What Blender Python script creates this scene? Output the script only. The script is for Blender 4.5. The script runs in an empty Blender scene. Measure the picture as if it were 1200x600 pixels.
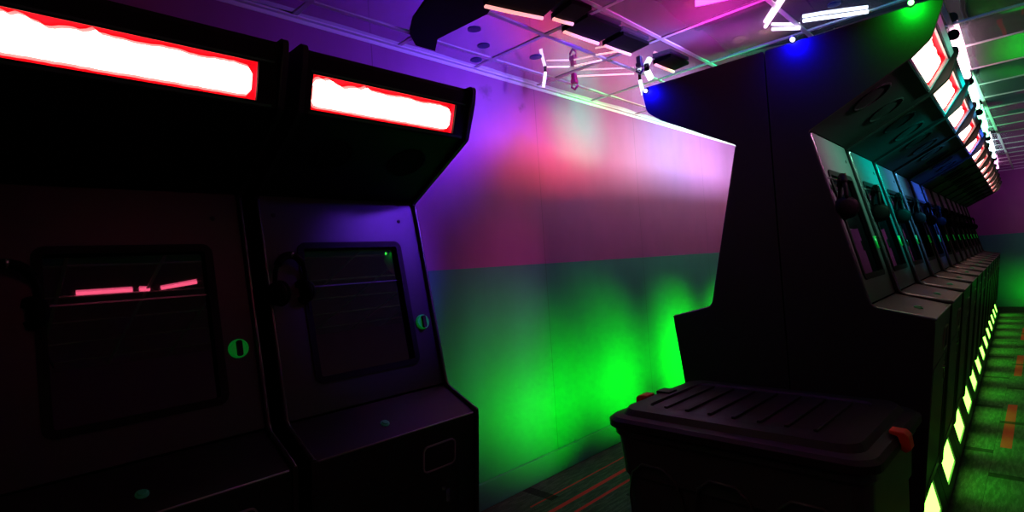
import bpy, bmesh, math, random
from mathutils import Vector, Matrix
random.seed(7)
C = bpy.context.scene.collection
EYE = 1.35
PI = math.pi

# ------------------------------------------------------------------ materials
def mat(name, col=(0.5, 0.5, 0.5), rough=0.5, metal=0.0, spec=0.5, emit=None, es=0.0, coat=0.0):
    m = bpy.data.materials.new(name)
    m.use_nodes = True
    b = m.node_tree.nodes['Principled BSDF']
    b.inputs['Base Color'].default_value = (*col, 1)
    b.inputs['Roughness'].default_value = rough
    b.inputs['Metallic'].default_value = metal
    b.inputs['Specular IOR Level'].default_value = spec
    b.inputs['Coat Weight'].default_value = coat
    if emit:
        b.inputs['Emission Color'].default_value = (*emit, 1)
        b.inputs['Emission Strength'].default_value = es
    return m

def noisy(m, scale=20.0, amount=0.25, bump=0.0, stretch=(1, 1, 1)):
    """vary the base colour a little and add fine bump"""
    nt = m.node_tree
    b = nt.nodes['Principled BSDF']
    col = b.inputs['Base Color'].default_value[:]
    tc = nt.nodes.new('ShaderNodeTexCoord')
    mp = nt.nodes.new('ShaderNodeMapping')
    mp.inputs['Scale'].default_value = stretch
    nz = nt.nodes.new('ShaderNodeTexNoise')
    nz.inputs['Scale'].default_value = scale
    nz.inputs['Detail'].default_value = 5
    nt.links.new(tc.outputs['Object'], mp.inputs['Vector'])
    nt.links.new(mp.outputs['Vector'], nz.inputs['Vector'])
    mx = nt.nodes.new('ShaderNodeMix')
    mx.data_type = 'RGBA'
    mx.inputs['A'].default_value = tuple(c * (1 - amount) for c in col[:3]) + (1,)
    mx.inputs['B'].default_value = tuple(min(1, c * (1 + amount)) for c in col[:3]) + (1,)
    nt.links.new(nz.outputs['Fac'], mx.inputs['Factor'])
    nt.links.new(mx.outputs['Result'], b.inputs['Base Color'])
    if bump:
        bp = nt.nodes.new('ShaderNodeBump')
        bp.inputs['Strength'].default_value = bump
        bp.inputs['Distance'].default_value = 0.002
        nt.links.new(nz.outputs['Fac'], bp.inputs['Height'])
        nt.links.new(bp.outputs['Normal'], b.inputs['Normal'])
    return m

M = {}
M['laminate'] = noisy(mat('black laminate', (0.012, 0.012, 0.013), 0.55, spec=0.35), 60, 0.3, 0.15)
M['header_shaded'] = noisy(mat('shaded black header', (0.006, 0.0045, 0.005), 0.6, spec=0.15), 60, 0.3, 0.1)  # darker header copy for the wall cabinets, shade put into the colour
M['face'] = mat('light grey header face', (0.38, 0.36, 0.42), 0.4)
M['header'] = noisy(mat('black header vinyl', (0.009, 0.009, 0.009), 0.6, spec=0.15), 60, 0.3, 0.1)
M['panel'] = noisy(mat('dark grey monitor panel', (0.075, 0.075, 0.08), 0.38, spec=0.5), 14, 0.15, 0.0)
M['panel_shaded'] = noisy(mat('shaded monitor panel', (0.030, 0.028, 0.034), 0.38, spec=0.4), 14, 0.15, 0.0)  # wall cabinets' copy of the panel, darkened in colour to read as shaded
M['satin'] = mat('satin grey trim', (0.30, 0.30, 0.30), 0.3, spec=0.6)
M['deck'] = noisy(mat('grey control deck', (0.040, 0.020, 0.024), 0.40, spec=0.35), 30, 0.2, 0.05)
M['front'] = noisy(mat('black cabinet front', (0.012, 0.013, 0.012), 0.42, spec=0.5), 40, 0.3, 0.1)
M['tmold'] = mat('glossy edge moulding', (0.05, 0.05, 0.06), 0.22, spec=0.8)
M['glass'] = mat('dark monitor glass', (0.003, 0.003, 0.004), 0.015, spec=0.7)
M['frame'] = mat('black plastic screen frame', (0.005, 0.005, 0.005), 0.6, spec=0.12)
M['box_red'] = mat('red marquee box lining', (0.85, 0.004, 0.05), 0.6)
M['core'] = mat('warm white marquee lamp', (0.8, 0.8, 0.8), 0.5, emit=(1.0, 0.62, 0.50), es=5.0)
M['halo'] = mat('pink lamp sleeve', (0.9, 0.2, 0.2), 0.5, emit=(1.0, 0.12, 0.15), es=1.0)  # glowing layer added for the soft edge of the marquee light
M['kick'] = mat('green kick light diffuser', (0.2, 0.8, 0.2), 0.4, emit=(0.22, 1.0, 0.07), es=6)
M['kick_dim'] = mat('green kick light diffuser, dimmer', (0.2, 0.8, 0.2), 0.4, emit=(0.02, 1.0, 0.02), es=0.15)
M['kick_off'] = mat('unlit green diffuser', (0.03, 0.10, 0.03), 0.4)
M['grille'] = noisy(mat('speaker grille cloth', (0.004, 0.004, 0.004), 0.9, spec=0.1), 200, 0.5, 0.5)
M['green_plastic'] = mat('lit green plastic dial', (0.02, 0.55, 0.10), 0.35, spec=0.5, emit=(0.0, 1.0, 0.08), es=0.06)  # faint glow added to brighten the green
M['button'] = mat('green button', (0.05, 0.45, 0.22), 0.35, emit=(0.0, 0.8, 0.2), es=0.004)  # trace of glow added, like the dial
M['dark_slot'] = mat('dark slot', (0.004, 0.004, 0.004), 0.8)
M['chrome'] = mat('dull chrome', (0.55, 0.55, 0.58), 0.25, metal=1.0)
M['rubber'] = mat('black rubber', (0.003, 0.003, 0.0035), 0.6, spec=0.08)
M['pad'] = mat('black ear pad leatherette', (0.003, 0.003, 0.004), 0.6, spec=0.06)
M['bin'] = noisy(mat('dark grey storage tote plastic', (0.045, 0.050, 0.048), 0.45), 30, 0.15, 0.1)
M['lid'] = noisy(mat('dark tote lid plastic', (0.014, 0.011, 0.013), 0.5, spec=0.25), 30, 0.15, 0.1)
M['latch'] = mat('orange red latch', (0.75, 0.06, 0.015), 0.45)
M['tbar'] = mat('white ceiling tee bar', (0.88, 0.86, 0.88), 0.4)
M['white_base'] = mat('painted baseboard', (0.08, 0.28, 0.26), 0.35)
M['wood'] = mat('black fixture', (0.006, 0.005, 0.006), 0.8, spec=0.1)

def wall_mat(seams_on_y=True):
    m = bpy.data.materials.new('two tone painted wall')
    m.use_nodes = True
    nt = m.node_tree
    b = nt.nodes['Principled BSDF']
    b.inputs['Roughness'].default_value = 0.5
    geo = nt.nodes.new('ShaderNodeNewGeometry')
    sx = nt.nodes.new('ShaderNodeSeparateXYZ')
    nt.links.new(geo.outputs['Position'], sx.inputs[0])
    gt = nt.nodes.new('ShaderNodeMath'); gt.operation = 'GREATER_THAN'
    gt.inputs[1].default_value = EYE + 0.012
    nt.links.new(sx.outputs['Z'], gt.inputs[0])
    mx = nt.nodes.new('ShaderNodeMix'); mx.data_type = 'RGBA'
    mx.inputs['A'].default_value = (0.06, 0.28, 0.25, 1)
    mx.inputs['B'].default_value = (0.40, 0.095, 0.34, 1)
    nt.links.new(gt.outputs[0], mx.inputs['Factor'])
    # roller streaks and scuffs
    mp = nt.nodes.new('ShaderNodeMapping'); mp.inputs['Scale'].default_value = (2, 2, 1.1)
    nt.links.new(geo.outputs['Position'], mp.inputs['Vector'])
    nz = nt.nodes.new('ShaderNodeTexNoise'); nz.inputs['Scale'].default_value = 3.0; nz.inputs['Detail'].default_value = 6
    nt.links.new(mp.outputs['Vector'], nz.inputs['Vector'])
    mr = nt.nodes.new('ShaderNodeMapRange')
    mr.inputs['From Min'].default_value = 0.3; mr.inputs['From Max'].default_value = 0.7
    mr.inputs['To Min'].default_value = 0.93; mr.inputs['To Max'].default_value = 1.04
    nt.links.new(nz.outputs['Fac'], mr.inputs['Value'])
    # thin joints between wall boards
    sub = nt.nodes.new('ShaderNodeMath'); sub.operation = 'SUBTRACT'; sub.inputs[1].default_value = 2.70 - 1.22 * 8
    nt.links.new(sx.outputs['Y' if seams_on_y else 'X'], sub.inputs[0])
    md = nt.nodes.new('ShaderNodeMath'); md.operation = 'MODULO'; md.inputs[1].default_value = 1.22
    nt.links.new(sub.outputs[0], md.inputs[0])
    lt = nt.nodes.new('ShaderNodeMath'); lt.operation = 'LESS_THAN'; lt.inputs[1].default_value = 0.006
    nt.links.new(md.outputs[0], lt.inputs[0])
    ml = nt.nodes.new('ShaderNodeMath'); ml.operation = 'MULTIPLY_ADD'
    ml.inputs[1].default_value = -0.35; ml.inputs[2].default_value = 1.0
    nt.links.new(lt.outputs[0], ml.inputs[0])
    mm = nt.nodes.new('ShaderNodeMath'); mm.operation = 'MULTIPLY'
    nt.links.new(mr.outputs[0], mm.inputs[0]); nt.links.new(ml.outputs[0], mm.inputs[1])
    fac = mm
    if seams_on_y:   # two smudges near the ceiling
        for (sy, sz, r) in ((2.266, EYE + 1.07, 0.055), (2.58, EYE + 1.035, 0.045)):
            cx = nt.nodes.new('ShaderNodeCombineXYZ')
            cx.inputs['X'].default_value = -2.34; cx.inputs['Y'].default_value = sy; cx.inputs['Z'].default_value = sz
            nz2 = nt.nodes.new('ShaderNodeTexNoise'); nz2.inputs['Scale'].default_value = 22
            nt.links.new(geo.outputs['Position'], nz2.inputs['Vector'])
            ds = nt.nodes.new('ShaderNodeVectorMath'); ds.operation = 'DISTANCE'
            nt.links.new(geo.outputs['Position'], ds.inputs[0]); nt.links.new(cx.outputs[0], ds.inputs[1])
            ad = nt.nodes.new('ShaderNodeMath'); ad.operation = 'MULTIPLY_ADD'; ad.inputs[1].default_value = 0.10
            nt.links.new(nz2.outputs['Fac'], ad.inputs[0]); nt.links.new(ds.outputs['Value'], ad.inputs[2])
            r2 = nt.nodes.new('ShaderNodeMapRange')
            r2.inputs['From Min'].default_value = r + 0.01; r2.inputs['From Max'].default_value = r + 0.05
            r2.inputs['To Min'].default_value = 0.55; r2.inputs['To Max'].default_value = 1.0
            nt.links.new(ad.outputs[0], r2.inputs['Value'])
            m2 = nt.nodes.new('ShaderNodeMath'); m2.operation = 'MULTIPLY'
            nt.links.new(fac.outputs[0], m2.inputs[0]); nt.links.new(r2.outputs[0], m2.inputs[1])
            fac = m2
    vm = nt.nodes.new('ShaderNodeVectorMath'); vm.operation = 'SCALE'
    nt.links.new(mx.outputs['Result'], vm.inputs[0]); nt.links.new(fac.outputs[0], vm.inputs['Scale'])
    nt.links.new(vm.outputs[0], b.inputs['Base Color'])
    return m

def carpet_mat():
    m = bpy.data.materials.new('striped carpet planks')
    m.use_nodes = True
    nt = m.node_tree
    b = nt.nodes['Principled BSDF']
    b.inputs['Roughness'].default_value = 0.95
    b.inputs['Specular IOR Level'].default_value = 0.1
    geo = nt.nodes.new('ShaderNodeNewGeometry')
    def noise(scale, sc, detail=3):
        mp = nt.nodes.new('ShaderNodeMapping'); mp.inputs['Scale'].default_value = sc
        nt.links.new(geo.outputs['Position'], mp.inputs['Vector'])
        nz = nt.nodes.new('ShaderNodeTexNoise'); nz.inputs['Scale'].default_value = scale; nz.inputs['Detail'].default_value = detail
        nt.links.new(mp.outputs['Vector'], nz.inputs['Vector'])
        return nz
    def ramp(src, stops):
        r = nt.nodes.new('ShaderNodeValToRGB')
        while len(r.color_ramp.elements) < len(stops): r.color_ramp.elements.new(0.5)
        for e, (p, c) in zip(r.color_ramp.elements, stops):
            e.position = p; e.color = (*c, 1)
        nt.links.new(src, r.inputs['Fac'])
        return r
    base = ramp(noise(1.0, (60, 9, 1), 4).outputs['Fac'],
                [(0.30, (0.045, 0.055, 0.05)), (0.5, (0.065, 0.075, 0.07)), (0.62, (0.10, 0.11, 0.10)), (0.75, (0.045, 0.05, 0.05))])
    pile = ramp(noise(260, (1, 1, 1), 2).outputs['Fac'], [(0.3, (0.45, 0.45, 0.45)), (0.7, (1.35, 1.35, 1.35))])
    mul = nt.nodes.new('ShaderNodeMix'); mul.data_type = 'RGBA'; mul.blend_type = 'MULTIPLY'; mul.inputs['Factor'].default_value = 1
    nt.links.new(base.outputs[0], mul.inputs['A']); nt.links.new(pile.outputs[0], mul.inputs['B'])
    sx = nt.nodes.new('ShaderNodeSeparateXYZ'); nt.links.new(geo.outputs['Position'], sx.inputs[0])
    def m2(op, a, bb=None, c=None):
        n = nt.nodes.new('ShaderNodeMath'); n.operation = op
        for i, v in enumerate((a, bb, c)):
            if v is None: continue
            if isinstance(v, (int, float)): n.inputs[i].default_value = v
            else: nt.links.new(v, n.inputs[i])
        return n.outputs[0]
    X, Y = sx.outputs['X'], sx.outputs['Y']
    def band(x0, w, y0=None, period=None, dutylo=0.0, dutyhi=1.0):
        d = m2('LESS_THAN', m2('ABSOLUTE', m2('SUBTRACT', X, x0)), w / 2)
        if period:
            f = m2('FRACT', m2('DIVIDE', m2('SUBTRACT', Y, y0), period))
            d = m2('MULTIPLY', d, m2('MULTIPLY', m2('GREATER_THAN', f, dutylo), m2('LESS_THAN', f, dutyhi)))
        return d
    s = band(-2.01, 0.030)
    for args in ((-1.90, 0.022, 0.6, 1.7, 0.0, 0.6), (-2.14, 0.012, 0.2, 2.0, 0.0, 0.55), (-1.70, 0.03, 0.0, 2.4, 0.1, 0.55),
                 (-0.245, 0.055, 4.6, 2.4, 0.0, 0.5), (0.33, 0.05, 5.2, 2.4, 0.0, 0.5), (0.9, 0.05, 4.0, 2.4, 0.0, 0.5), (-0.02, 0.02, 3.0, 3.1, 0.2, 0.5)):
        s = m2('MAXIMUM', s, band(*args))
    red = nt.nodes.new('ShaderNodeMix'); red.data_type = 'RGBA'
    red.inputs['B'].default_value = (0.85, 0.035, 0.05, 1)
    nt.links.new(m2('MULTIPLY', s, 0.9), red.inputs['Factor']); nt.links.new(mul.outputs['Result'], red.inputs['A'])
    # cross joints of the planks, staggered by column
    col = m2('FLOOR', m2('DIVIDE', X, 0.30))
    fy = m2('FRACT', m2('ADD', m2('DIVIDE', Y, 1.19), m2('MULTIPLY', col, 0.37)))
    jy = m2('LESS_THAN', fy, 0.06)
    fx = m2('FRACT', m2('DIVIDE', X, 0.30))
    jx = m2('LESS_THAN', fx, 0.006)
    j = m2('MAXIMUM', jy, jx)
    dk = nt.nodes.new('ShaderNodeMix'); dk.data_type = 'RGBA'
    dk.inputs['B'].default_value = (0.012, 0.012, 0.014, 1)
    nt.links.new(m2('MULTIPLY', j, 0.85), dk.inputs['Factor']); nt.links.new(red.outputs['Result'], dk.inputs['A'])
    nt.links.new(dk.outputs['Result'], b.inputs['Base Color'])
    bp = nt.nodes.new('ShaderNodeBump'); bp.inputs['Strength'].default_value = 0.6; bp.inputs['Distance'].default_value = 0.004
    nt.links.new(noise(260, (1, 1, 1), 2).outputs['Fac'], bp.inputs['Height'])
    nt.links.new(bp.outputs['Normal'], b.inputs['Normal'])
    return m

M['wall'] = wall_mat(True)
M['wall_x'] = wall_mat(False)
M['carpet'] = carpet_mat()
mir = mat('mirror film ceiling panel', (0.80, 0.78, 0.82), 0.035, metal=0.76)
M['mirror'] = mir

# ------------------------------------------------------------------ mesh helpers
def obj(name, bm, m=None, parent=None, smooth=False, bevel=0.0, seg=2):
    bmesh.ops.recalc_face_normals(bm, faces=bm.faces[:])
    me = bpy.data.meshes.new(name)
    bm.to_mesh(me); bm.free()
    if m: me.materials.append(m)
    o = bpy.data.objects.new(name, me)
    C.objects.link(o)
    if parent: o.parent = parent
    if smooth:
        for p in me.polygons: p.use_smooth = True
    if bevel:
        md = o.modifiers.new('bevel', 'BEVEL'); md.width = bevel; md.segments = seg; md.limit_method = 'ANGLE'
        md.harden_normals = False
    return o

def box(bm, x0, x1, y0, y1, z0, z1):
    vs = [bm.verts.new((x, y, z)) for x in (x0, x1) for y in (y0, y1) for z in (z0, z1)]
    for f in ((0, 1, 3, 2), (4, 6, 7, 5), (0, 4, 5, 1), (2, 3, 7, 6), (0, 2, 6, 4), (1, 5, 7, 3)):
        bm.faces.new([vs[i] for i in f])
    return vs

def prism_y(bm, poly, y0, y1):
    """poly of (x,z) extruded along y"""
    a = [bm.verts.new((x, y0, z)) for x, z in poly]
    b = [bm.verts.new((x, y1, z)) for x, z in poly]
    n = len(poly)
    bm.faces.new(a); bm.faces.new(b[::-1])
    for i in range(n):
        bm.faces.new((a[i], a[(i + 1) % n], b[(i + 1) % n], b[i]))

def round_poly(pts, radii, seg=5):
    out = []
    n = len(pts)
    for i, p in enumerate(pts):
        r = radii[i]
        if r <= 0:
            out.append(p); continue
        P = Vector(p); A = (Vector(pts[i - 1]) - P); B = (Vector(pts[(i + 1) % n]) - P)
        la, lb = A.length, B.length
        A.normalize(); B.normalize()
        ang = A.angle(B)
        d = min(r / math.tan(ang / 2), la * 0.45, lb * 0.45)
        s, e = P + A * d, P + B * d
        for k in range(seg + 1):
            t = k / seg
            q = s * (1 - t) ** 2 + P * 2 * t * (1 - t) + e * t * t
            out.append((q.x, q.y))
    return out

def tube(bm, pts, r, n=8, caps=True):
    pts = [Vector(p) for p in pts]
    rings = []
    up = Vector((0, 0, 1))
    for i, p in enumerate(pts):
        d = (pts[min(i + 1, len(pts) - 1)] - pts[max(i - 1, 0)]).normalized()
        a = d.cross(up)
        if a.length < 1e-3: a = d.cross(Vector((0, 1, 0)))
        a.normalize(); b = d.cross(a).normalized()
        rr = r[i] if isinstance(r, (list, tuple)) else r
        rings.append([bm.verts.new(p + a * rr * math.cos(2 * PI * k / n) + b * rr * math.sin(2 * PI * k / n)) for k in range(n)])
    for i in range(len(rings) - 1):
        for k in range(n):
            bm.faces.new((rings[i][k], rings[i][(k + 1) % n], rings[i + 1][(k + 1) % n], rings[i + 1][k]))
    if caps:
        bm.faces.new(rings[0]); bm.faces.new(rings[-1][::-1])

def disc_stack(bm, centre, axis, prof, n=24):
    """lathe: prof list of (radius, offset along axis)"""
    axis = Vector(axis).normalized()
    a = axis.cross(Vector((0, 1, 0)))
    if a.length < 1e-3: a = axis.cross(Vector((1, 0, 0)))
    a.normalize(); b = axis.cross(a)
    c = Vector(centre)
    rings = []
    for r, h in prof:
        if r < 1e-5:
            rings.append([bm.verts.new(c + axis * h)])
        else:
            rings.append([bm.verts.new(c + axis * h + (a * math.cos(2 * PI * k / n) + b * math.sin(2 * PI * k / n)) * r) for k in range(n)])
    for i in range(len(rings) - 1):
        A, B = rings[i], rings[i + 1]
        for k in range(n):
            k2 = (k + 1) % n
            if len(A) == 1 and len(B) == 1: continue
            if len(A) == 1: bm.faces.new((A[0], B[k], B[k2]))
            elif len(B) == 1: bm.faces.new((A[k], A[k2], B[0]))
            else: bm.faces.new((A[k], A[k2], B[k2], B[k]))
    if len(rings[0]) > 1: bm.faces.new(rings[0])
    if len(rings[-1]) > 1: bm.faces.new(rings[-1][::-1])

def ring_plate(bm, frame, y0, y1, s0, s1, rad, bw, h0, h1, seg=6):
    """rounded rectangular ring on a slanted plane. frame(s, y, h) -> point"""
    def rr(y0, y1, s0, s1, r):
        pts = []
        for cy, cs, a0 in ((y1 - r, s1 - r, 0), (y0 + r, s1 - r, 90), (y0 + r, s0 + r, 180), (y1 - r, s0 + r, 270)):
            for k in range(seg + 1):
                a = math.radians(a0 + 90 * k / seg)
                pts.append((cy + r * math.cos(a), cs + r * math.sin(a)))
        return pts
    o = rr(y0, y1, s0, s1, rad)
    i = rr(y0 + bw, y1 - bw, s0 + bw, s1 - bw, max(rad - bw, 0.004))
    n = len(o)
    V = [[bm.verts.new(frame(s, y, h)) for (y, s) in loop] for loop, h in ((o, h0), (o, h1), (i, h1), (i, h0))]
    for a in range(4):
        A, B = V[a], V[(a + 1) % 4]
        for k in range(n):
            bm.faces.new((A[k], A[(k + 1) % n], B[(k + 1) % n], B[k]))

def slant_plate(bm, frame, y0, y1, s0, s1, h0, h1, r=0.0, seg=5):
    pts = []
    if r > 0:
        for cy, cs, a0 in ((y1 - r, s1 - r, 0), (y0 + r, s1 - r, 90), (y0 + r, s0 + r, 180), (y1 - r, s0 + r, 270)):
            for k in range(seg + 1):
                a = math.radians(a0 + 90 * k / seg)
                pts.append((cy + r * math.cos(a), cs + r * math.sin(a)))
    else:
        pts = [(y0, s0), (y1, s0), (y1, s1), (y0, s1)]
    A = [bm.verts.new(frame(s, y, h0)) for y, s in pts]
    B = [bm.verts.new(frame(s, y, h1)) for y, s in pts]
    n = len(pts)
    bm.faces.new(A); bm.faces.new(B[::-1])
    for k in range(n):
        bm.faces.new((A[k], A[(k + 1) % n], B[(k + 1) % n], B[k]))

def empty(name, loc, rz=0.0):
    o = bpy.data.objects.new(name, None)
    C.objects.link(o)
    o.location = loc; o.rotation_euler = (0, 0, rz)
    o.empty_display_size = 0.1
    return o

def tag(o, label=None, cat=None, group=None, kind=None):
    if label: o['label'] = label
    if cat: o['category'] = cat
    if group: o['group'] = group
    if kind: o['kind'] = kind
    return o

def copy_tree(o, parent=None):
    c = o.copy(); C.objects.link(c)
    if parent: c.parent = parent
    for ch in list(o.children): copy_tree(ch, c)
    return c

# ------------------------------------------------------------------ room shell
WX = -2.34; HC = EYE + 1.196; FY = 13.67; RX = 2.91; BY = -2.6
def slab(name, x0, x1, y0, y1, z0, z1, m):
    bm = bmesh.new(); box(bm, x0, x1, y0, y1, z0, z1)
    return tag(obj(name, bm, m), kind='structure')
slab('floor', WX - .1, RX + .1, BY - .1, FY + .1, -0.1, 0, M['carpet'])
slab('wall_left', WX - .1, WX, BY - .1, FY + .1, 0, HC + .06, M['wall'])
slab('wall_far', WX, RX, FY, FY + .1, 0, HC + .06, M['wall_x'])
slab('wall_right', RX, RX + .1, BY - .1, FY + .1, 0, HC + .06, M['wall'])
slab('wall_back', WX, RX, BY - .1, BY, 0, HC + .06, M['wall_x'])
for nm, a in (('baseboard_left', (WX, WX + .014, BY, FY)), ('baseboard_far', (WX + .014, RX, FY - .014, FY)), ('baseboard_right', (RX - .014, RX, BY, FY - .014))):
    bm = bmesh.new()
    box(bm, *a, 0, 0.148)
    tag(obj(nm, bm, M['white_base'], bevel=0.005), kind='structure')

XL = [WX, -2.17, -1.775, -1.415, -0.86, -0.29, 0.285, 0.86, 1.435, 2.01, 2.585, RX]
YL = [BY] + [1.085 - .575 * k for k in range(6, 0, -1)] + [1.085, 1.64, 2.165, 2.72, 3.32, 3.935, 4.46, 5.11, 5.68] + [5.68 + .575 * k for k in range(1, 14)] + [FY]
bm = bmesh.new()
N = 8
rnd = random.Random(3)
for i in range(len(XL) - 1):
    for j in range(len(YL) - 1):
        x0, x1, y0, y1 = XL[i], XL[i + 1], YL[j], YL[j + 1]
        sag = rnd.uniform(0.001, 0.0035) * min(1, (x1 - x0) / .57)
        tx, ty = rnd.uniform(-.003, .003), rnd.uniform(-.003, .003)
        ph = rnd.uniform(0, 6.28)
        g = [[None] * (N + 1) for _ in range(N + 1)]
        for a in range(N + 1):
            for b_ in range(N + 1):
                u, v = a / N, b_ / N
                z = HC + sag * math.sin(PI * u) * math.sin(PI * v) + tx * (u - .5) + ty * (v - .5) \
                    + 0.0009 * math.sin(7 * u + ph) * math.sin(6 * v + ph * 2)
                g[a][b_] = bm.verts.new((x0 + (x1 - x0) * u, y0 + (y1 - y0) * v, z + .0002))
        for a in range(N):
            for b_ in range(N):
                bm.faces.new((g[a][b_], g[a][b_ + 1], g[a + 1][b_ + 1], g[a + 1][b_]))
ceil = tag(obj('ceiling', bm, M['mirror'], smooth=True), kind='structure')
bm = bmesh.new()
w = 0.012
for x in XL[1:-1]:
    box(bm, x - w, x + w, BY, FY, HC - .0035, HC + .003)
for y in YL[1:-1]:
    box(bm, WX, RX, y - w, y + w, HC - .004, HC + .0025)
tag(obj('trim_1', bm, M['tbar'], bevel=0.001, seg=1), kind='structure')
bm = bmesh.new()
box(bm, WX, WX + .024, BY, FY, HC - .008, HC + .001); box(bm, WX, WX + .004, BY, FY, HC - .026, HC - .008)
tag(obj('trim_2', bm, M['tbar']), kind='structure')
bm = bmesh.new()
box(bm, WX + .024, RX, FY - .024, FY, HC - .008, HC + .001)
tag(obj('trim_3', bm, M['tbar']), kind='structure')

# ------------------------------------------------------------------ arcade cabinet
def make_cabinet(P, W, kick):
    """local frame: x out of the front, y along the width (0..W), z up.  P = profile dictionary"""
    root = empty('arcade_cabinet', (0, 0, 0))
    T = 0.018
    poly = [(0, P['z0']), (0, P['zt']), (P['tip'][0], P['zt']), (P['tip2'][0], P['tip2'][1]), P['fb'], P['neck'], P['body'], P['deck'], (P['deck'][0] - .002, P['deck'][1] - .035), P['low'], (P['low'][0] - .01, P['z0'])]
    rad = [0, 0.01, 0.025, 0.07, 0.03, 0.02, 0.05, 0.012, 0.02, 0.1, 0.0]
    rp = round_poly(poly, rad)
    for y0 in (0, W - T):
        bm = bmesh.new(); prism_y(bm, rp, y0, y0 + T)
        o = obj('side_panel', bm, M['laminate'], root)
        # edge moulding along the front edge, from neck to deck and round the header
        i0 = min(range(len(rp)), key=lambda i: (Vector(rp[i]) - Vector(P['neck'])).length)
        i1 = min(range(len(rp)), key=lambda i: (Vector(rp[i]) - Vector(P['deck'])).length)
        path = [(x + .002, y0 + T / 2, z) for x, z in rp[i0:i1 + 1]]
        bm = bmesh.new(); tube(bm, path, 0.0085, 8)
        obj('edge_moulding', bm, M['tmold'], o, smooth=True)
    a, b_ = T, W - T
    # top board
    bm = bmesh.new(); box(bm, 0.0, P['tip'][0] - .03, a, b_, P['zt'] - .03, P['zt'] - .012)
    tp = obj('top_board', bm, M['header'], root)
    for k in range(3):
        bm = bmesh.new()
        disc_stack(bm, (0.16 + .17 * k, W * .5, P['zt'] - .0125), (0, 0, 1), [(0.045, 0), (0.045, .002), (0.030, .003), (0, .001)], 20)
        obj('vent', bm, M['dark_slot'], tp)
    # back board
    bm = bmesh.new(); box(bm, 0.004, 0.02, a, b_, P['z0'] + .02, P['zt'] - .03)
    obj('back_board', bm, M['laminate'], root)
    # header face with marquee opening
    f0 = Vector((P['fb'][0] - P['inset'], 0, P['fb'][1] + .004)); f1 = Vector((P['tip'][0] - P['inset'] - .012, 0, P['zt'] - .03))
    L = (f1 - f0).length; d = (f1 - f0) / L; nrm = Vector((d.z, 0, -d.x))
    def F(s, y, h): return f0 + d * s + nrm * h + Vector((0, y, 0))
    oy0, oy1 = a + P['my'][0], b_ - P['my'][1]
    os0, os1 = P['mq'][0] * L, P['mq'][1] * L
    bm = bmesh.new()
    for (yy0, yy1, s0, s1) in ((a, b_, 0, os0), (a, b_, os1, L), (a, oy0, os0, os1), (oy1, b_, os0, os1)):
        slant_plate(bm, F, yy0, yy1, s0, s1, -.012, 0)
    hd = obj('header_face', bm, M[P['fm']], root)
    bm = bmesh.new()
    slant_plate(bm, F, a + .02, b_ - .02, os0 - .014, os0 - .006, 0, .004)
    slant_plate(bm, F, a + .02, b_ - .02, os1 + .006, os1 + .012, 0, .004)
    obj('marquee_rail', bm, M['tmold'], hd)
    # the light box behind the opening: lining and lamp
    bm = bmesh.new()
    dp = -.045
    A = [F(os0 - .008, oy0 - .008, -.012), F(os0 - .008, oy1 + .008, -.012), F(os1 + .008, oy1 + .008, -.012), F(os1 + .008, oy0 - .008, -.012)]
    B = [F(os0 - .008, oy0 - .008, dp), F(os0 - .008, oy1 + .008, dp), F(os1 + .008, oy1 + .008, dp), F(os1 + .008, oy0 - .008, dp)]
    va = [bm.verts.new(p) for p in A]; vb = [bm.verts.new(p) for p in B]
    bm.faces.new(vb)
    for k in range(4): bm.faces.new((va[k], va[(k + 1) % 4], vb[(k + 1) % 4], vb[k]))
    mb = obj('marquee_box', bm, M['box_red'], root)
    bm = bmesh.new()
    nn = 44; rr = random.Random(5)
    oh = os1 - os0
    top, bot = [], []
    for k in range(nn + 1):
        t = k / nn
        y = oy0 + .012 + (oy1 - oy0 - .024) * t
        e = min(1, math.sin(PI * min(1, max(0, t))) * 6 + .45)
        e = min(1.0, (1 - (max(0, 1 - min(t, 1 - t) / .035)) ** 2 * .45))
        wob = (.004 * math.sin(23 * t) + rr.uniform(-.003, .003)) * (1.6 if t < .35 else .5)
        mid = os0 + oh * .49
        top.append((y, mid + oh * .36 * e + wob)); bot.append((y, mid - oh * .37 * e - rr.uniform(0, .002)))
    front = [bm.verts.new(F(s, y, dp + .028)) for y, s in top]; frontb = [bm.verts.new(F(s, y, dp + .028)) for y, s in bot]
    back = [bm.verts.new(F(s - .003, y, dp + .002)) for y, s in top]; backb = [bm.verts.new(F(s + .003, y, dp + .002)) for y, s in bot]
    for k in range(nn):
        bm.faces.new((front[k], front[k + 1], frontb[k + 1], frontb[k]))
        bm.faces.new((front[k], front[k + 1], back[k + 1], back[k]))
        bm.faces.new((frontb[k], frontb[k + 1], backb[k + 1], backb[k]))
    obj('marquee_lamp', bm, M['core'], mb)
    bm = bmesh.new()
    g_ = .007
    ft = [bm.verts.new(F(q + g_, yy + (g_ if i > nn / 2 else -g_) * .6, dp + .010)) for i, (yy, q) in enumerate(top)]
    fb_ = [bm.verts.new(F(q - g_, yy + (g_ if i > nn / 2 else -g_) * .6, dp + .010)) for i, (yy, q) in enumerate(bot)]
    bt_ = [bm.verts.new(F(q, yy, dp + .001)) for yy, q in top]; bb_ = [bm.verts.new(F(q, yy, dp + .001)) for yy, q in bot]
    for k in range(nn):
        bm.faces.new((ft[k], ft[k + 1], fb_[k + 1], fb_[k])); bm.faces.new((ft[k], ft[k + 1], bt_[k + 1], bt_[k])); bm.faces.new((fb_[k], fb_[k + 1], bb_[k + 1], bb_[k]))
    obj('lamp_halo', bm, M['halo'], mb)
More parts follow.
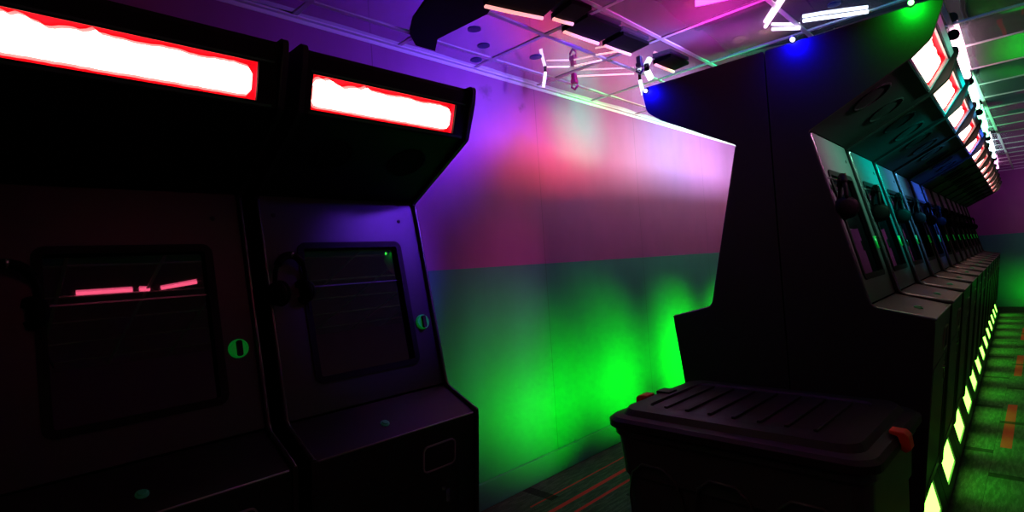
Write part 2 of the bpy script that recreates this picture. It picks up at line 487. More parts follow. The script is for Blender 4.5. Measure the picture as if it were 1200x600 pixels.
    # underside of the header with two speaker grilles
    u0 = Vector((P['neck'][0] - .004, 0, P['neck'][1] + .012)); u1 = Vector((P['fb'][0] - P['inset'], 0, P['fb'][1] + .012))
    Lu = (u1 - u0).length; du = (u1 - u0) / Lu; nu = Vector((du.z, 0, -du.x))
    def U(s, y, h): return u0 + du * s + nu * h + Vector((0, y, 0))
    bm = bmesh.new(); slant_plate(bm, U, a, b_, 0, Lu, -.014, 0)
    us = obj('speaker_board', bm, M[P['hm']], root)
    for fy in (.27, .73):
        bm = bmesh.new(); disc_stack(bm, U(Lu * .58, W * fy, 0), nu, [(.088, -.001), (.088, .003), (.080, .005), (.074, .001), (0, .003)], 28)
        obj('speaker_grille', bm, M['grille'], us, smooth=False)
    # monitor panel
    s0v = Vector((P['neck'][0] - .010, 0, P['neck'][1] + .01)); s1v = Vector((P['body'][0] - .012, 0, P['body'][1] + .008))
    Ls = (s1v - s0v).length; ds = (s1v - s0v) / Ls; ns = Vector((-ds.z, 0, ds.x))
    if ns.x < 0: ns = -ns
    def S(s, y, h): return s0v + ds * s + ns * h + Vector((0, y, 0))
    sy0, sy1 = .155, W - .135
    ss0, ss1 = Ls * .235, Ls * .86
    bm = bmesh.new()
    for (yy0, yy1, q0, q1) in ((a, b_, 0, ss0), (a, b_, ss1, Ls), (a, sy0, ss0, ss1), (sy1, b_, ss0, ss1)):
        slant_plate(bm, S, yy0, yy1, q0, q1, -.014, 0)
    pn = obj('monitor_panel', bm, M[P['pm']], root)
    for yy, q in ((a + .05, Ls * .09), (b_ - .09, Ls * .11)):
        bm = bmesh.new(); disc_stack(bm, S(q, yy, 0), ns, [(.009, 0), (.009, .002), (0, .004)], 12)
        obj('screw', bm, M['dark_slot'], pn)
    bm = bmesh.new(); ring_plate(bm, S, sy0 - .012, sy1 + .012, ss0 - .012, ss1 + .012, .035, .026, -.012, .006)
    fr = obj('screen_frame', bm, M['frame'], root)
    bm = bmesh.new(); slant_plate(bm, S, sy0 + .002, sy1 - .002, ss0 + .002, ss1 - .002, -.040, -.018)
    obj('screen', bm, M['glass'], fr)
    bm = bmesh.new(); slant_plate(bm, S, sy0 + .01, sy1 - .01, ss0 + Ls * .19, ss0 + Ls * .196, -.018, -.015)
    obj('mirror_line', bm, M['tmold'], fr)  # thin strip added for the ceiling edge mirrored in the glass
    # green dial with a dark grip
    cdl = S(Ls * .665, W - .075, 0)
    bm = bmesh.new(); disc_stack(bm, cdl, ns, [(.034, 0), (.034, .008), (.030, .013), (.024, .011), (0, .012)], 28)
    dl = obj('dial', bm, M['green_plastic'], root, smooth=False)
    bm = bmesh.new(); slant_plate(bm, S, W - .075 - .009, W - .075 + .009, Ls * .665 - .028, Ls * .665 + .028, .010, .024, .007)
    obj('dial_grip', bm, M['dark_slot'], dl)
    # control deck
    d0 = Vector((P['body'][0] - .012, 0, P['body'][1] + .002)); d1 = Vector((P['deck'][0] - .004, 0, P['deck'][1] - .006))
    Ld = (d1 - d0).length; dd = (d1 - d0) / Ld; nd = Vector((-dd.z, 0, dd.x))
    def D(s, y, h): return d0 + dd * s + nd * h + Vector((0, y, 0))
    bm = bmesh.new(); slant_plate(bm, D, a, b_, 0, Ld, -.016, 0)
    dk = obj('control_deck', bm, M['deck' if P['pm'] == 'panel' else 'front'], root, bevel=0.004)
    bm = bmesh.new(); disc_stack(bm, D(Ld * .62, W * .45, 0), nd, [(.018, 0), (.018, .004), (.013, .006), (.011, .010), (0, .011)], 20)
    obj('button', bm, M['button'], dk)
    bm = bmesh.new(); tube(bm, [D(Ld - .002, a + .01, -.001), D(Ld - .002, b_ - .01, -.001)], .0035, 8)
    obj('front_edge', bm, M['satin'], dk, smooth=True)
    # lower front
    l0 = Vector((P['deck'][0] - .006, 0, P['deck'][1] - .010)); l1 = Vector((P['low'][0] - .012, 0, P['low'][1]))
    Ll = (l1 - l0).length; dl_ = (l1 - l0) / Ll; nl = Vector((-dl_.z, 0, dl_.x))
    if nl.x < 0: nl = -nl
    def LF(s, y, h): return l0 + dl_ * s + nl * h + Vector((0, y, 0))
    bm = bmesh.new(); slant_plate(bm, LF, a, b_, 0, Ll, -.014, 0)
    lf = obj('lower_front', bm, M['front'], root, bevel=0.003)
    bm = bmesh.new(); ring_plate(bm, LF, W * .61, W * .83, .075, .185, .025, .006, 0, .006)
    sl = obj('coin_slot_frame', bm, M['satin'], root)
    bm = bmesh.new(); slant_plate(bm, LF, W * .61 + .005, W * .83 - .005, .08, .18, 0, .002, .02)
    obj('coin_slot', bm, M['dark_slot'], sl)
    bm = bmesh.new(); disc_stack(bm, LF(.275, W * .745, 0), nl, [(.009, 0), (.009, .006), (0, .008)], 14)
    disc_stack(bm, LF(.25, W * .77, 0), nl, [(.004, 0), (.004, .004), (0, .005)], 10)
    lk = obj('lock', bm, M['chrome'], root)
    bm = bmesh.new(); slant_plate(bm, LF, W * .765, W * .79, .285, .34, 0, .004, .006)
    obj('lock_plate', bm, M['chrome'], lk)
    bm = bmesh.new(); ring_plate(bm, LF, W * .14, W * .86, .21, Ll - .06, .02, .005, 0, .003)
    obj('door_seam', bm, M['front'], root)
    # plinth with the kick light
    bu = P['kick_u']; zk0, zk1 = .045, .195
    bm = bmesh.new()
    wy0, wy1 = W * .5 - .215, W * .5 + .215
    bt = P['low'][1] - .005
    box(bm, .03, bu - .06, a, b_, 0.0, bt)
    k0 = Vector((bu + .022, 0, .004)); k1 = Vector((bu - .020, 0, bt)); Lk = (k1 - k0).length; dk_ = (k1 - k0) / Lk; nk = Vector((dk_.z, 0, -dk_.x))
    def K(q, y, h): return k0 + dk_ * q + nk * h + Vector((0, y, 0))
    for (q0, q1, yy0, yy1) in ((0, Lk, .002, wy0), (0, Lk, wy1, W - .002), (0, zk0, wy0, wy1), (zk1, Lk, wy0, wy1)):
        slant_plate(bm, K, yy0, yy1, q0, q1, -.05, 0)
    pl = obj('plinth', bm, M['front'], root)
    bm = bmesh.new(); slant_plate(bm, K, wy0 - .001, wy1 + .001, zk0 - .001, zk1 + .001, -.03, -.008)
    obj('kick_light', bm, kick, pl)
    return root

PC = dict(z0=0.215, zt=EYE + .937, tip=(.668, 0), tip2=(.614, EYE + .790), fb=(.548, EYE + .734), neck=(.155, EYE + .523),
          body=(.335, EYE - .270), deck=(.552, EYE - .322), low=(.462, .225), kick_u=.448, mq=(.07, .80), my=(.025, .03), pm='panel', hm='header', fm='face', inset=.016)
PCL = dict(PC, tip=(.645, 0), tip2=(.622, EYE + .80), fb=(.543, EYE + .738))
PWL = dict(z0=0.215, zt=EYE + .786, tip=(.656, 0), tip2=(.640, EYE + .71), fb=(.583, EYE + .565), neck=(.160, EYE + .339),
           body=(.327, EYE - .521), deck=(.532, EYE - .612), low=(.485, .225), kick_u=.46, mq=(.10, .70), my=(.030, .066), pm='panel_shaded', hm='header_shaded', fm='header_shaded', inset=.010)

ORD = ['first', 'second', 'third', 'fourth', 'fifth', 'sixth', 'seventh', 'eighth', 'ninth', 'tenth', 'eleventh', 'twelfth', 'thirteenth']
TH = math.radians(-1.2)
yv = Vector((math.sin(TH), math.cos(TH), 0)); xv = Vector((math.cos(TH), -math.sin(TH), 0))
O = Vector((-0.876, 2.68, 0))
W = 0.760; PITCH = 0.766
rz = -TH   # rotation about z that turns local y into yv

cab_c = make_cabinet(PC, W, M['kick'])
cab_l = make_cabinet(PCL, W, M['kick_dim'])
cab_w = make_cabinet(PWL, W, M['kick_off'])

NR = 13
first = True
for k in range(NR):
    c = cab_c if k == 0 else copy_tree(cab_c)
    p = O + yv * (PITCH * k) + xv * .003
    c.location = p; c.rotation_euler = (0, 0, rz)
    lab = {0: 'nearest arcade cabinet of the long row facing right, just behind the tote',
           NR - 1: 'farthest black arcade cabinet of the long row, next to the far wall'}.get(k, '%s black arcade cabinet back from the tote in the long row facing right' % ORD[k])
    tag(c, lab, 'arcade cabinet', 'arcade cabinets in the long row facing right')
NLB = 8
for k in range(NLB):
    c = cab_l if k == 0 else copy_tree(cab_l)
    p = O + yv * (PITCH * k + W) - xv * .003
    c.location = p; c.rotation_euler = (0, 0, rz + PI)
    lab = 'black arcade cabinet facing the painted wall, its dark side above the tote' if k == 0 else \
          '%s black arcade cabinet back from the tote in the row facing the painted wall' % ORD[k]
    tag(c, lab, 'arcade cabinet', 'arcade cabinets backed against the long row, facing the wall')
for k, y in enumerate((0.812, 0.005)):
    c = cab_w if k == 0 else copy_tree(cab_w)
    c.location = (WX + .002, y, 0)
    tag(c, ('black arcade cabinet against the wall with a short red lit marquee and purple tinted panel' if k == 0 else
            'leftmost black arcade cabinet with the long red lit marquee and streaked screen'), 'arcade cabinet', 'arcade cabinets standing against the wall at left')

# ------------------------------------------------------------------ headphones hanging by the screens
def make_headphones():
    """origin at the hook; hangs down -z, thin in x (out of panel)"""
    root = empty('headphones', (0, 0, 0))
    pts = []
    for k in range(17):
        a = PI * k / 16
        pts.append((0.0, .075 * math.cos(a), -.085 + .085 * math.sin(a)))
    pts = [(0, .078, -.115)] + pts + [(0, -.078, -.115)]
    bm = bmesh.new()
    tube(bm, pts, [.007] + [.009] * 17 + [.007], 8)
    hb = obj('headband', bm, M['rubber'], root, smooth=True)
    bm = bmesh.new(); tube(bm, pts[4:-4], .014, 10); obj('headband_pad', bm, M['pad'], hb, smooth=True)
    for s in (-1, 1):
        bm = bmesh.new()
        disc_stack(bm, (0.0, s * .070, -.145), (0, -s, 0), [(0.030, -.018), (.042, -.012), (.046, 0), (.046, .006)], 22)
        cu = obj('ear_cup', bm, M['rubber'], root, smooth=True)
        bm = bmesh.new()
        disc_stack(bm, (0.0, s * .064, -.145), (0, -s, 0), [(.046, 0), (.050, .008), (.046, .020), (.030, .024), (.022, .012), (0, .010)], 22)
        obj('ear_pad', bm, M['pad'], cu, smooth=True)
    bm = bmesh.new()
    cp = [(0.01, .070, -.19), (.014, .072, -.24), (.012, .10, -.32), (.02, .15, -.42), (.035, .17, -.50), (.06, .16, -.57)]
    tube(bm, cp, .0028, 6)
    obj('cable', bm, M['rubber'], root, smooth=True)
    bm = bmesh.new(); tube(bm, [(-.055, 0, .0), (-.02, 0, -.012), (.0, 0, -.012), (.012, 0, -.004), (.014, 0, .012)], .005, 8)
    obj('hook', bm, M['chrome'], root, smooth=True)
    return root
hp = make_headphones()
used = [False]
def place_hp(base, rzz, P, label, group):
    h = hp if not used[0] else copy_tree(hp)
    used[0] = True
    t = .27
    u = P['neck'][0] + (P['body'][0] - P['neck'][0]) * t
    z = P['neck'][1] + (P['body'][1] - P['neck'][1]) * t
    loc = Vector(base) + Matrix.Rotation(rzz, 3, 'Z') @ Vector((u + .052, .085, 0))
    h.location = (loc.x, loc.y, z)
    h.rotation_euler = (0, 0, rzz + .35)
    tag(h, label, 'headphones', group)
place_hp((WX + .002, 0.812, 0), 0, PWL, 'black headphones hung left of the screen on the cabinet with the short marquee', 'headphones on the wall cabinets')
place_hp((WX + .002, 0.005, 0), 0, PWL, 'black headphones at the far left, beside the screen with pink streaks', 'headphones on the wall cabinets')
for k in range(NR):
    p = O + yv * (PITCH * k) + xv * .003
    place_hp(p, rz, PC, ('black headphones on the nearest cabinet of the long right-facing row' if k == 0 else
             '%s pair of black headphones along the long right-facing row, counted from the tote' % ORD[k]), 'headphones hung along the long row')

# ------------------------------------------------------------------ storage tote
tote = empty('storage_tote', (-0.865, 2.235, 0), math.radians(-1.5))
tote.scale = (.945, 1, 1.025)
tag(tote, 'big dark lidded storage tote with orange latches at the end of the cabinets', 'storage tote')
def rrect(hx, hy, r, seg=6):
    pts = []
    for cx, cy, a0 in ((hx - r, hy - r, 0), (-hx + r, hy - r, 90), (-hx + r, -hy + r, 180), (hx - r, -hy + r, 270)):
        for k in range(seg + 1):
            a = math.radians(a0 + 90 * k / seg)
            pts.append((cx + r * math.cos(a), cy + r * math.sin(a)))
    return pts
def loft(bm, layers, cap_bottom=True, cap_top=True):
    rings = [[bm.verts.new((x, y, z)) for x, y in rrect(hx, hy, r)] for hx, hy, r, z in layers]
    n = len(rings[0])
    for i in range(len(rings) - 1):
        for k in range(n):
            bm.faces.new((rings[i][k], rings[i][(k + 1) % n], rings[i + 1][(k + 1) % n], rings[i + 1][k]))
    if cap_bottom: bm.faces.new(rings[0][::-1])
    if cap_top: bm.faces.new(rings[-1])
HX, HY, ZT = .515, .37, .70
bm = bmesh.new()
loft(bm, [(.44, .30, .06, 0.0), (.445, .305, .07, .02), (.452, .312, .07, .18), (.460, .320, .07, .19), (.468, .328, .07, .44), (.478, .336, .07, .455), (.488, .345, .07, .60), (.500, .356, .07, .615), (.502, .358, .07, .655)])
tb = obj('tote_body', bm, M['bin'], tote)
bm = bmesh.new()   # raised rib arches on the long front
for cx in (-.30, 0.0, .30):
    pts = [(cx - .12, -.318, .08), (cx - .125, -.336, .38), (cx - .10, -.342, .47), (cx - .05, -.346, .51), (cx + .05, -.346, .51), (cx + .10, -.342, .47), (cx + .125, -.336, .38), (cx + .12, -.318, .08)]
    tube(bm, pts, .006, 8)
obj('rib', bm, M['bin'], tb, smooth=True)
bm = bmesh.new()
loft(bm, [(.512, .368, .08, .640), (.520, .376, .08, .648), (.520, .376, .08, .672), (.505, .362, .08, .684), (.470, .330, .07, .690), (.455, .315, .07, .712), (.380, .250, .06, .716), (.372, .242, .06, .708)])
ld = obj('lid', bm, M['lid'], tote)
bm = bmesh.new()
for k in range(-3, 4):
    box(bm, k * .10 - .008, k * .10 + .008, -.215, .215, .706, .716)
box(bm, -.47, -.40, -.02, .05, .690, .722)
obj('lid_rib', bm, M['lid'], ld, bevel=.003)
for s in (-1, 1):
    bm = bmesh.new()
    poly = [(.522, .648), (.536, .640), (.552, .652), (.548, .694), (.534, .706), (.490, .708), (.490, .696), (.515, .690), (.522, .665)]
    prism_y(bm, [(s * x, z) for x, z in poly], -.075 if s < 0 else -.075, -.005 if s < 0 else -.02)
    tag(obj('latch', bm, M['latch'], tote, bevel=.004), 'orange red latch')

# ------------------------------------------------------------------ lamps of the room, and added lights
def glow(name, col, s):
    return mat(name, (0.8, 0.8, 0.8), 0.4, emit=col, es=s)
def ceiling_tube(p0, p1, col, s, label, r=.013, group='coloured light tubes under the mirrored ceiling', clamps=True, caps=True):
    p0, p1 = Vector(p0), Vector(p1)
    mid = (p0 + p1) / 2
    t = empty('light_tube', mid)
    tag(t, label, 'light tube', group)
    a, b_ = p0 - mid, p1 - mid
    bm = bmesh.new(); tube(bm, [a, a.lerp(b_, .5), b_], r, 12)
    obj('tube', bm, glow('glowing tube', col, s), t, smooth=True)
    d = (b_ - a).normalized()
    for e, sg in ((a, -1), (b_, 1)) if caps else ():
        bm = bmesh.new(); tube(bm, [e - d * sg * .004, e + d * sg * .022], r * 1.35, 12)
        obj('end_cap', bm, M['wood'], t)
    if clamps:
        for f in (.2, .8):
            q = a.lerp(b_, f)
            bm = bmesh.new(); box(bm, q.x - .006, q.x + .006, q.y - .006, q.y + .006, q.z + r * .8, HC - mid.z - .004)
            obj('clip', bm, M['tbar'], t)
    return t
ZL = EYE + 1.150
def along(u, y):   # point in the double row's frame, u across, y along
    q = O + yv * y + xv * u
    return (q.x, q.y, ZL)
# ---- ceiling plane helpers
def cp_(x, y, z=1.150): return (x, y, EYE + z)
# white tubes in a V over the end of the double row
def flush_tube(p0, p1, col, st, label, r):
    ceiling_tube(cp_(*p0, z=1.184), cp_(*p1, z=1.184), col, st, label, r=r, clamps=False, caps=False)
flush_tube((-.972, 3.026), (-.770, 2.725), (1.0, .65, .95), 3.0, 'short white light tube, upper arm of the V over the dark cabinet end', .009)
flush_tube((-.960, 3.092), (-.858, 3.209), (.85, .75, 1.0), 3.0, 'short white light tube, lower arm of the V over the dark cabinet end', .008)
flush_tube((-.815, 3.120), (-.560, 3.290), (.75, .85, 1.0), 2.6, 'white light tube just above the top edge of the dark cabinet side', .009)

TUBES = [
    (-.10, 1.10, 1.60, (1.0, 0.10, 0.30), 2.5, 'pink light tube over the second cabinet of the double row'),
    (-.10, 1.80, 2.60, (1.0, 0.30, 0.60), 2.5, 'rose light tube over the middle of the double row'),
    (-.10, 2.80, 4.60, (0.75, 0.45, 1.0), 3, 'long lavender light tube over the double row'),
    (-.10, 5.00, 7.00, (0.6, 0.4, 1.0), 3, 'long pale violet light tube over the double row'),
]
for u, y0, y1, col, s, lab in TUBES:
    ceiling_tube(along(u, y0), along(u, y1), col, s, lab)
RT = [(0.62, 1.3, 2.4, (1.0, .55, .75), 7, 'pinkish white light tube above the right aisle, nearest one'),
      (0.62, 2.6, 3.7, (.35, 1.0, .6), 7, 'mint light tube above the right aisle'),
      (0.62, 4.0, 5.6, (.2, 1.0, .45), 8, 'green light tube above the right aisle'),
      (0.62, 5.9, 8.0, (.7, .9, 1.0), 7, 'white light tube above the right aisle, towards the far wall'),
      (0.62, 8.3, 9.8, (1.0, .35, .8), 3, 'magenta light tube above the right aisle close to the far wall')]
for u, y0, y1, col, s, lab in RT:
    ceiling_tube(along(u, y0), along(u, y1), col, s, lab, r=.021)

# pink tubes over the open side of the room, mirrored in the screens
for p0, p1, lab in (((.79, .62), (.79, .98), 'hot pink tube mirrored as the left streak in the leftmost screen'),
                    ((.79, 1.03), (.80, 1.10), 'hot pink tube mirrored as the short middle streak in the leftmost screen'),
                    ((.79, 1.18), (.70, 1.43), 'hot pink tube mirrored as the slanting right streak in the leftmost screen')):
    ceiling_tube(cp_(*p0, z=1.190), cp_(*p1, z=1.190), (1.0, .10, .22), 17, lab, r=.014, group='hot pink tubes over the open floor', caps=False, clamps=False)
# glowing strips and dark bodies added for marquees mirrored in the ceiling
def mirror_strip(p0, p1, depth, label):
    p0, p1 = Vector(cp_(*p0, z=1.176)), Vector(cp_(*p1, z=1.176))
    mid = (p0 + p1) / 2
    t = empty('mirror_strip', mid)
    tag(t, label, 'strip lamp', 'pink glowing strips added for mirrored marquees')
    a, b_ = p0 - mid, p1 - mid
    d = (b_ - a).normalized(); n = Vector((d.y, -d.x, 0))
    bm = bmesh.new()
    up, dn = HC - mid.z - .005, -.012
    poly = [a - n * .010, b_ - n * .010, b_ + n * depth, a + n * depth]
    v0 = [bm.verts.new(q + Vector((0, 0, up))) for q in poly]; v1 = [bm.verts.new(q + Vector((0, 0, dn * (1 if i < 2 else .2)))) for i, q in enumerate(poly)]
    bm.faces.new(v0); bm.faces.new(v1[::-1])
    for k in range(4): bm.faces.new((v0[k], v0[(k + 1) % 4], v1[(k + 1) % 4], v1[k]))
    obj('dark_body', bm, M['wood'], t)
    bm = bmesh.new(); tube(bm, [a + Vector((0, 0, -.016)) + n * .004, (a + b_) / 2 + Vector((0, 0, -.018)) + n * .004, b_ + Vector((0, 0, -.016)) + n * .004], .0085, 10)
    obj('tube', bm, M['pinkstrip'], t, smooth=True)
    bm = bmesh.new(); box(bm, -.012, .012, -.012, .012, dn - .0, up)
    obj('dark_block', bm, M['wood'], t)
M['pinkstrip'] = glow('pinkish white mirrored strip', (1.0, .38, .36), 1.3)
mirror_strip((-1.69, 1.66), (-1.61, 1.955), .15, 'longest pink mirrored marquee strip, nearest the camera, under the mirrored ceiling')
mirror_strip((-1.583, 2.00), (-1.56, 2.12), .14, 'short pink mirrored marquee strip right after the nearest long one')
mirror_strip((-1.641, 2.153), (-1.621, 2.416), .16, 'pink mirrored marquee strip in the middle of the chain under the ceiling')
mirror_strip((-1.616, 2.47), (-1.60, 2.70), .13, 'pink mirrored marquee strip before the black clamp under the ceiling')
mirror_strip((-1.592, 2.962), (-1.585, 3.175), .11, 'farthest pink mirrored marquee strip, near the tip of the dark cabinet header')

# thin glowing streaks added where the ceiling mirrors light near the wall
def mirror_streak(p0, p1, label, r=.005, s=1.2, col=(1.0, .55, .62)):
    ceiling_tube(cp_(*p0, z=1.178), cp_(*p1, z=1.178), col, s, label, r=r, group='thin pinkish white streaks added for mirrored light near the wall', clamps=False, caps=False)
mirror_streak((-2.033, 2.483), (-1.95, 2.590), 'thin white mirrored streak left of the magenta clamp under the ceiling')
mirror_streak((-1.926, 2.609), (-1.77, 2.669), 'thin white mirrored streak slanting up right of the magenta clamp')
mirror_streak((-2.032, 2.754), (-1.78, 3.037), 'longest thin white mirrored streak, lowest one right of the magenta clamp')
mirror_streak((-1.746, 2.575), (-1.600, 2.66), 'thin white mirrored streak above the crossing ceiling bars')

def clamp(loc, h, col, label):
    t = empty('lamp_clamp', loc)
    tag(t, label, 'clamp', 'lamp clamps under the ceiling')
    m = mat('clamp plastic', col, .4)
    bm = bmesh.new()
    box(bm, -.018, .018, -.018, .018, -.012, .012); box(bm, -.014, .014, -.014, .014, .012, h)
    obj('clamp_body', bm, m, t, bevel=.004)
    bm = bmesh.new(); tube(bm, [(-.02, 0, -.012), (-.024, 0, -h * .6), (0, 0, -h), (.024, 0, -h * .6), (.02, 0, -.012)], .007, 8)
    obj('jaw', bm, m, t, smooth=True)
clamp((-2.0, 2.70, EYE + 1.125), .05, (.75, .0, .28), 'magenta lamp clamp between the thin white streaks under the ceiling')
clamp((-1.60, 2.80, EYE + 1.125), .05, (.03, .01, .08), 'black lamp clamp above the crossing ceiling bars')

def mirror_glow(p0, p1, r, col, s, label):  # white glows added for lamps mirrored in the ceiling
    p0, p1 = Vector(p0), Vector(p1)
    t = empty('mirror_glow', p0)
    tag(t, label, 'mirrored glow', 'small white glows added for mirrored lamps')
    bm = bmesh.new(); tube(bm, [(0, 0, 0), (p1 - p0) * .5, p1 - p0], r, 12)
    obj('tube', bm, glow('mirrored white glow', col, s), t, smooth=True)
    bm = bmesh.new(); tube(bm, [(0, 0, -.002), (0, 0, HC - p0.z - .001)], r * .8, 12)
    obj('cap', bm, M['wood'], t)
mirror_glow((-2.1, 2.545, EYE + 1.178), (-2.1, 2.518, EYE + 1.085), .010, (.95, .75, 1.0), 1.5, 'small white mirrored glow nearest the wall, left of the magenta clamp')
mirror_glow((-1.70, 3.06, EYE + 1.178), (-1.70, 3.10, EYE + 1.135), .020, (.85, .95, 1.0), 1.5, 'fat white mirrored glow just left of the dark header tip')
mirror_glow((-1.80, 3.139, EYE + 1.165), (-1.80, 3.169, EYE + 1.072), .012, (.75, .8, 1.0), 1.5, 'slim bluish mirrored glow beside the dark header tip')

# dark discs added for round spots mirrored in the ceiling
def mirror_spot(x, y, r, label):
    bm = bmesh.new()
    disc_stack(bm, (0, 0, 0), (0, 0, -1), [(r, 0), (r, .001), (r * .86, .002), (r * .8, .001), (r * .45, .001), (r * .4, .002), (0, .002)], 24)
    o = obj('mirror_spot', bm, M['spotblue']); o.location = (x, y, HC - .0008)
    tag(o, label, 'vent', 'small dark discs added for spots mirrored in the ceiling')
M['spotblue'] = mat('dark blue mirrored spot', (0.04, 0.07, 0.30), .4)  # blue light on the mirrored spots put into the colour
for x, y, r, lab in ((-1.945, 1.828, .034, 'dark round mirrored spot beside the near ceiling bar crossing, upper of three'),
                     (-2.064, 2.00, .034, 'dark round mirrored spot, middle of the three near the wall'),
                     (-2.235, 2.10, .034, 'dark round mirrored spot touching the wall side, lowest of three'),
                     (-2.001, 2.348, .036, 'dark round mirrored spot left of the magenta clamp'),
                     (-.66, 3.077, .030, 'dark round mirrored spot above the near dark cabinet side')):
    mirror_spot(x, y, r, lab)
# black sheet added for a dark shape mirrored in the ceiling
bm = bmesh.new()
pl_ = [(-1.80, 1.42), (-2.0, 1.49), (-2.165, 1.60), (-2.165, 1.71), (-2.26, 1.82), (-1.80, 1.79), (-1.70, 1.72), (-1.42, 1.64), (-1.42, 1.30)]
pl_ = [(-1.62, 1.36), (-1.826, 1.456), (-2.03, 1.519), (-2.168, 1.596), (-2.261, 1.70), (-2.261, 1.826), (-2.133, 1.744), (-1.78, 1.762), (-1.681, 1.717), (-1.62, 1.66)]
a_ = [bm.verts.new((x, y, HC - .0045)) for x, y in pl_]; b2 = [bm.verts.new((x, y, HC - .0065)) for x, y in pl_]
bm.faces.new(a_); bm.faces.new(b2[::-1])
for k in range(len(pl_)): bm.faces.new((a_[k], a_[(k + 1) % len(pl_)], b2[(k + 1) % len(pl_)], b2[k]))
tag(obj('mirror_dark_sheet', bm, M['wood']), kind='structure')

# small lights added for lamp bloom along the near cabinet's top edge
def edge_bloom(u, z, col, s, label, gcol, pw):
    q = O + xv * u + yv * -.012
    t = empty('edge_bloom', (q.x, q.y, EYE + z))
    tag(t, label, 'edge bloom', 'coloured glows added for lamp bloom on the cabinet top edge')
    bm = bmesh.new(); disc_stack(bm, (0, 0, 0), (0, -1, 0), [(.010, 0), (.010, .01), (.007, .014), (0, .016)], 14)
    obj('lens', bm, glow('edge bloom lens', col, s), t, smooth=True)
    bm = bmesh.new(); box(bm, -.008, .008, -.006, .02, .006, .016)
    obj('clip', bm, M['wood'], t)
    l = bpy.data.lights.new('bloom_fill', 'AREA'); l.shape = 'DISK'; l.size = .02; l.color = gcol; l.energy = pw; l.spread = math.radians(150)
    lo = bpy.data.objects.new('bloom_fill', l); C.objects.link(lo)
    lp = Vector((q.x, q.y, EYE + z)) - yv * .055 + Vector((0, 0, .004))
    lo.location = lp
    lo.rotation_euler = (yv * .06 + Vector((0, 0, -.035))).to_track_quat('-Z', 'Y').to_euler()
edge_bloom(-.615, .915, (0.6, 0.6, 1.0), 4, 'blue edge bloom at the left tip of the dark header', (0, 0, 1), 1.6)
edge_bloom(.13, .944, (0.6, 0.6, 1.0), 4, 'blue edge bloom on the top edge above the middle of the dark side', (0, 0, 1), 2.2)
edge_bloom(.565, .944, (0.2, 1.0, 0.2), 4, 'green edge bloom at the right end of the dark header', (0, 1, .02), 1.2)

def area(name, loc, target, size, size_y, col, power, spread=180):
    l = bpy.data.lights.new(name, 'AREA')
    l.shape = 'RECTANGLE'; l.size = size; l.size_y = size_y
    l.color = col; l.energy = power; l.spread = math.radians(spread)
    o = bpy.data.objects.new(name, l); C.objects.link(o)
    o.location = loc
    o.rotation_euler = (Vector(target) - Vector(loc)).to_track_quat('-Z', 'Y').to_euler()
    return o
area('ceiling_fill', (-1.10, 2.76, EYE + .965), (-1.05, 2.45, EYE + 1.19), .3, .04, (1.0, .03, .6), 2.0, 130)  # unseen lights added to tint the ceiling panels and bars magenta
area('ceiling_fill', (-1.16, 2.98, EYE + .965), (-1.12, 2.90, EYE + 1.19), .3, .12, (.8, .05, .9), .8, 150)
# coloured wash lamps over the double row, aimed at the painted wall
for (y, ty, tz, col, p, sp) in (
        (2.73, 2.00, .75, (0.12, .0, 1.0), 4.6, 64),
        (2.95, 2.30, .95, (0.26, .18, 1.0), 3.6, 80),
        (3.15, 2.80, .40, (1.0, .06, .10), 4.6, 60),
        (3.35, 3.20, 1.00, (0.0, 1.0, .25), 2.6, 34),
        (3.90, 3.60, .60, (1.0, .50, .36), 6.0, 80),
        (4.60, 4.50, .95, (.35, 1.0, .8), 11, 90),
        (5.20, 5.30, .85, (.80, 1.2, 1.1), 14, 110),
        (6.60, 6.80, .80, (.7, 1.0, 1.1), 12, 120),
        (8.50, 8.60, .80, (.7, .2, 1.0), 4, 130)):
    sz = .04 if y < 2.8 else .12 if y < 3 else .18
    area('wall_wash', (-1.04, y, EYE + (.975 if y < 2.8 else 1.04 if y < 3 else 1.10)), (WX, ty, EYE + tz), sz, sz, col, p, sp)
area('cabinet_fill', (-.95, 2.2, EYE + 1.13), (-2.1, 1.50, EYE + .10), .15, .08, (.16, .03, 1.0), 1.3, 28)  # unseen violet light added to tint one wall cabinet
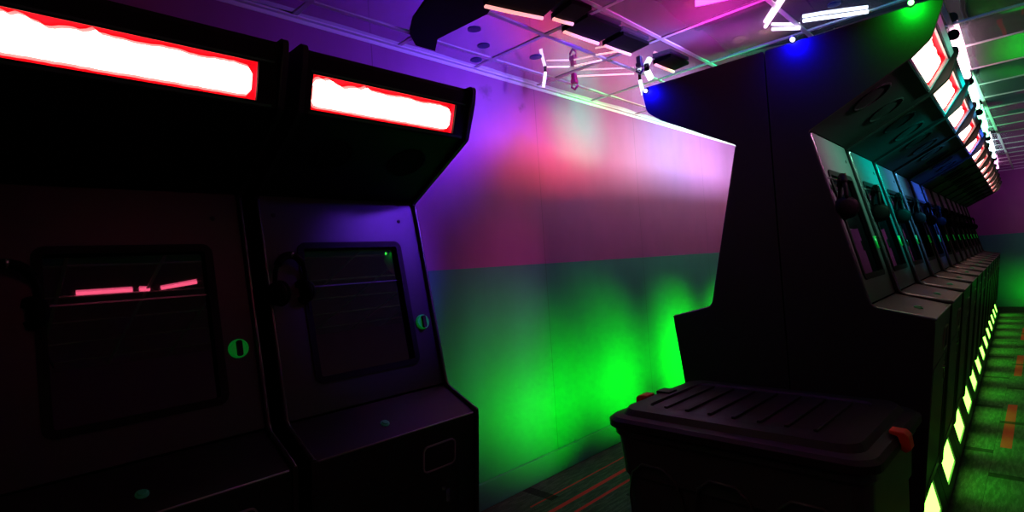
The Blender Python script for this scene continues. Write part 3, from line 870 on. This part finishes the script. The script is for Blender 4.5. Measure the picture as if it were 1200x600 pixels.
# unseen coloured lights added out of frame to brighten the monitor panels
for (y, ty, col, p) in ((2.75, 2.80, (1.0, .20, .60), 1.8), (3.3, 3.25, (.25, 1.0, .60), 3.4), (4.2, 4.1, (.0, .85, .65), 8), (5.2, 5.0, (.1, .6, 1.0), 6), (6.4, 6.3, (.03, .15, 1.0), 8)):
    area('panel_fill', (.75, y, EYE + 1.15), (-.68, ty, EYE + .44), .3, .06, col, p, 38)
area('far_wash', (.6, 12.2, EYE + 1.14), (.0, FY, EYE + .8), .8, .1, (.8, .2, 1.0), 1.3, 110)
area('far_floor_fill', (.4, 13.0, .12), (.0, FY, .30), .5, .1, (0.0, 1.0, .02), 2.2, 60)  # unseen green light added for the glow low on the far wall
# green throw of the kick lights towards the painted wall and the aisle carpet
for k in range(7):
    y = PITCH * (k + .5)
    q = O + yv * y - xv * .49
    area('kick_throw', (q.x, q.y, .13), (WX, q.y - (.50, .40, .15, 0, 0, 0, 0)[k], .52), .40, .10, (0.0, 1.0, 0.01), (3.6, 5.6, 8.5, 9.0, 8, 7, 7)[k], (56, 56, 54, 50, 48, 48, 48)[k])
for k in range(NR):
    y = PITCH * (k + .5)
    q = O + yv * y + xv * .49
    area('kick_throw', (q.x, q.y, .13), (q.x + .5, q.y, -.1), .40, .08, (0.0, 1.0, 0.01), .6, 110)

# ------------------------------------------------------------------ world, camera, view
w_ = bpy.data.worlds.new('dark room'); bpy.context.scene.world = w_
w_.use_nodes = True
w_.node_tree.nodes['Background'].inputs['Color'].default_value = (0.02, 0.02, 0.03, 1)
w_.node_tree.nodes['Background'].inputs['Strength'].default_value = 0.02

cam_d = bpy.data.cameras.new('camera'); cam = bpy.data.objects.new('camera', cam_d); C.objects.link(cam)
f = 634.0
Yc = Vector((620, -28, f)).normalized()
Xc = -Vector((-646, 57, f)); Xc = (Xc - Yc * Xc.dot(Yc)).normalized()
Zc = Xc.cross(Yc)
if Zc.y > 0: Zc = -Zc
R = Matrix((Xc, Yc, Zc))   # camera (right, down, forward) -> world
right, down, fwd = R.col[0], R.col[1], R.col[2]
m3 = Matrix((right, -down, -fwd)).transposed()
cam.matrix_world = Matrix.Translation((0, 0, EYE)) @ m3.to_4x4()
cam_d.sensor_width = 36; cam_d.lens = f / 1200 * 36
cam_d.clip_start = .02
sc = bpy.context.scene
sc.camera = cam
sc.view_settings.view_transform = 'Standard'; sc.view_settings.look = 'None'
sc.view_settings.exposure = 0; sc.view_settings.gamma = 1; sc.view_settings.use_curve_mapping = False
sc.cycles.use_denoising = True
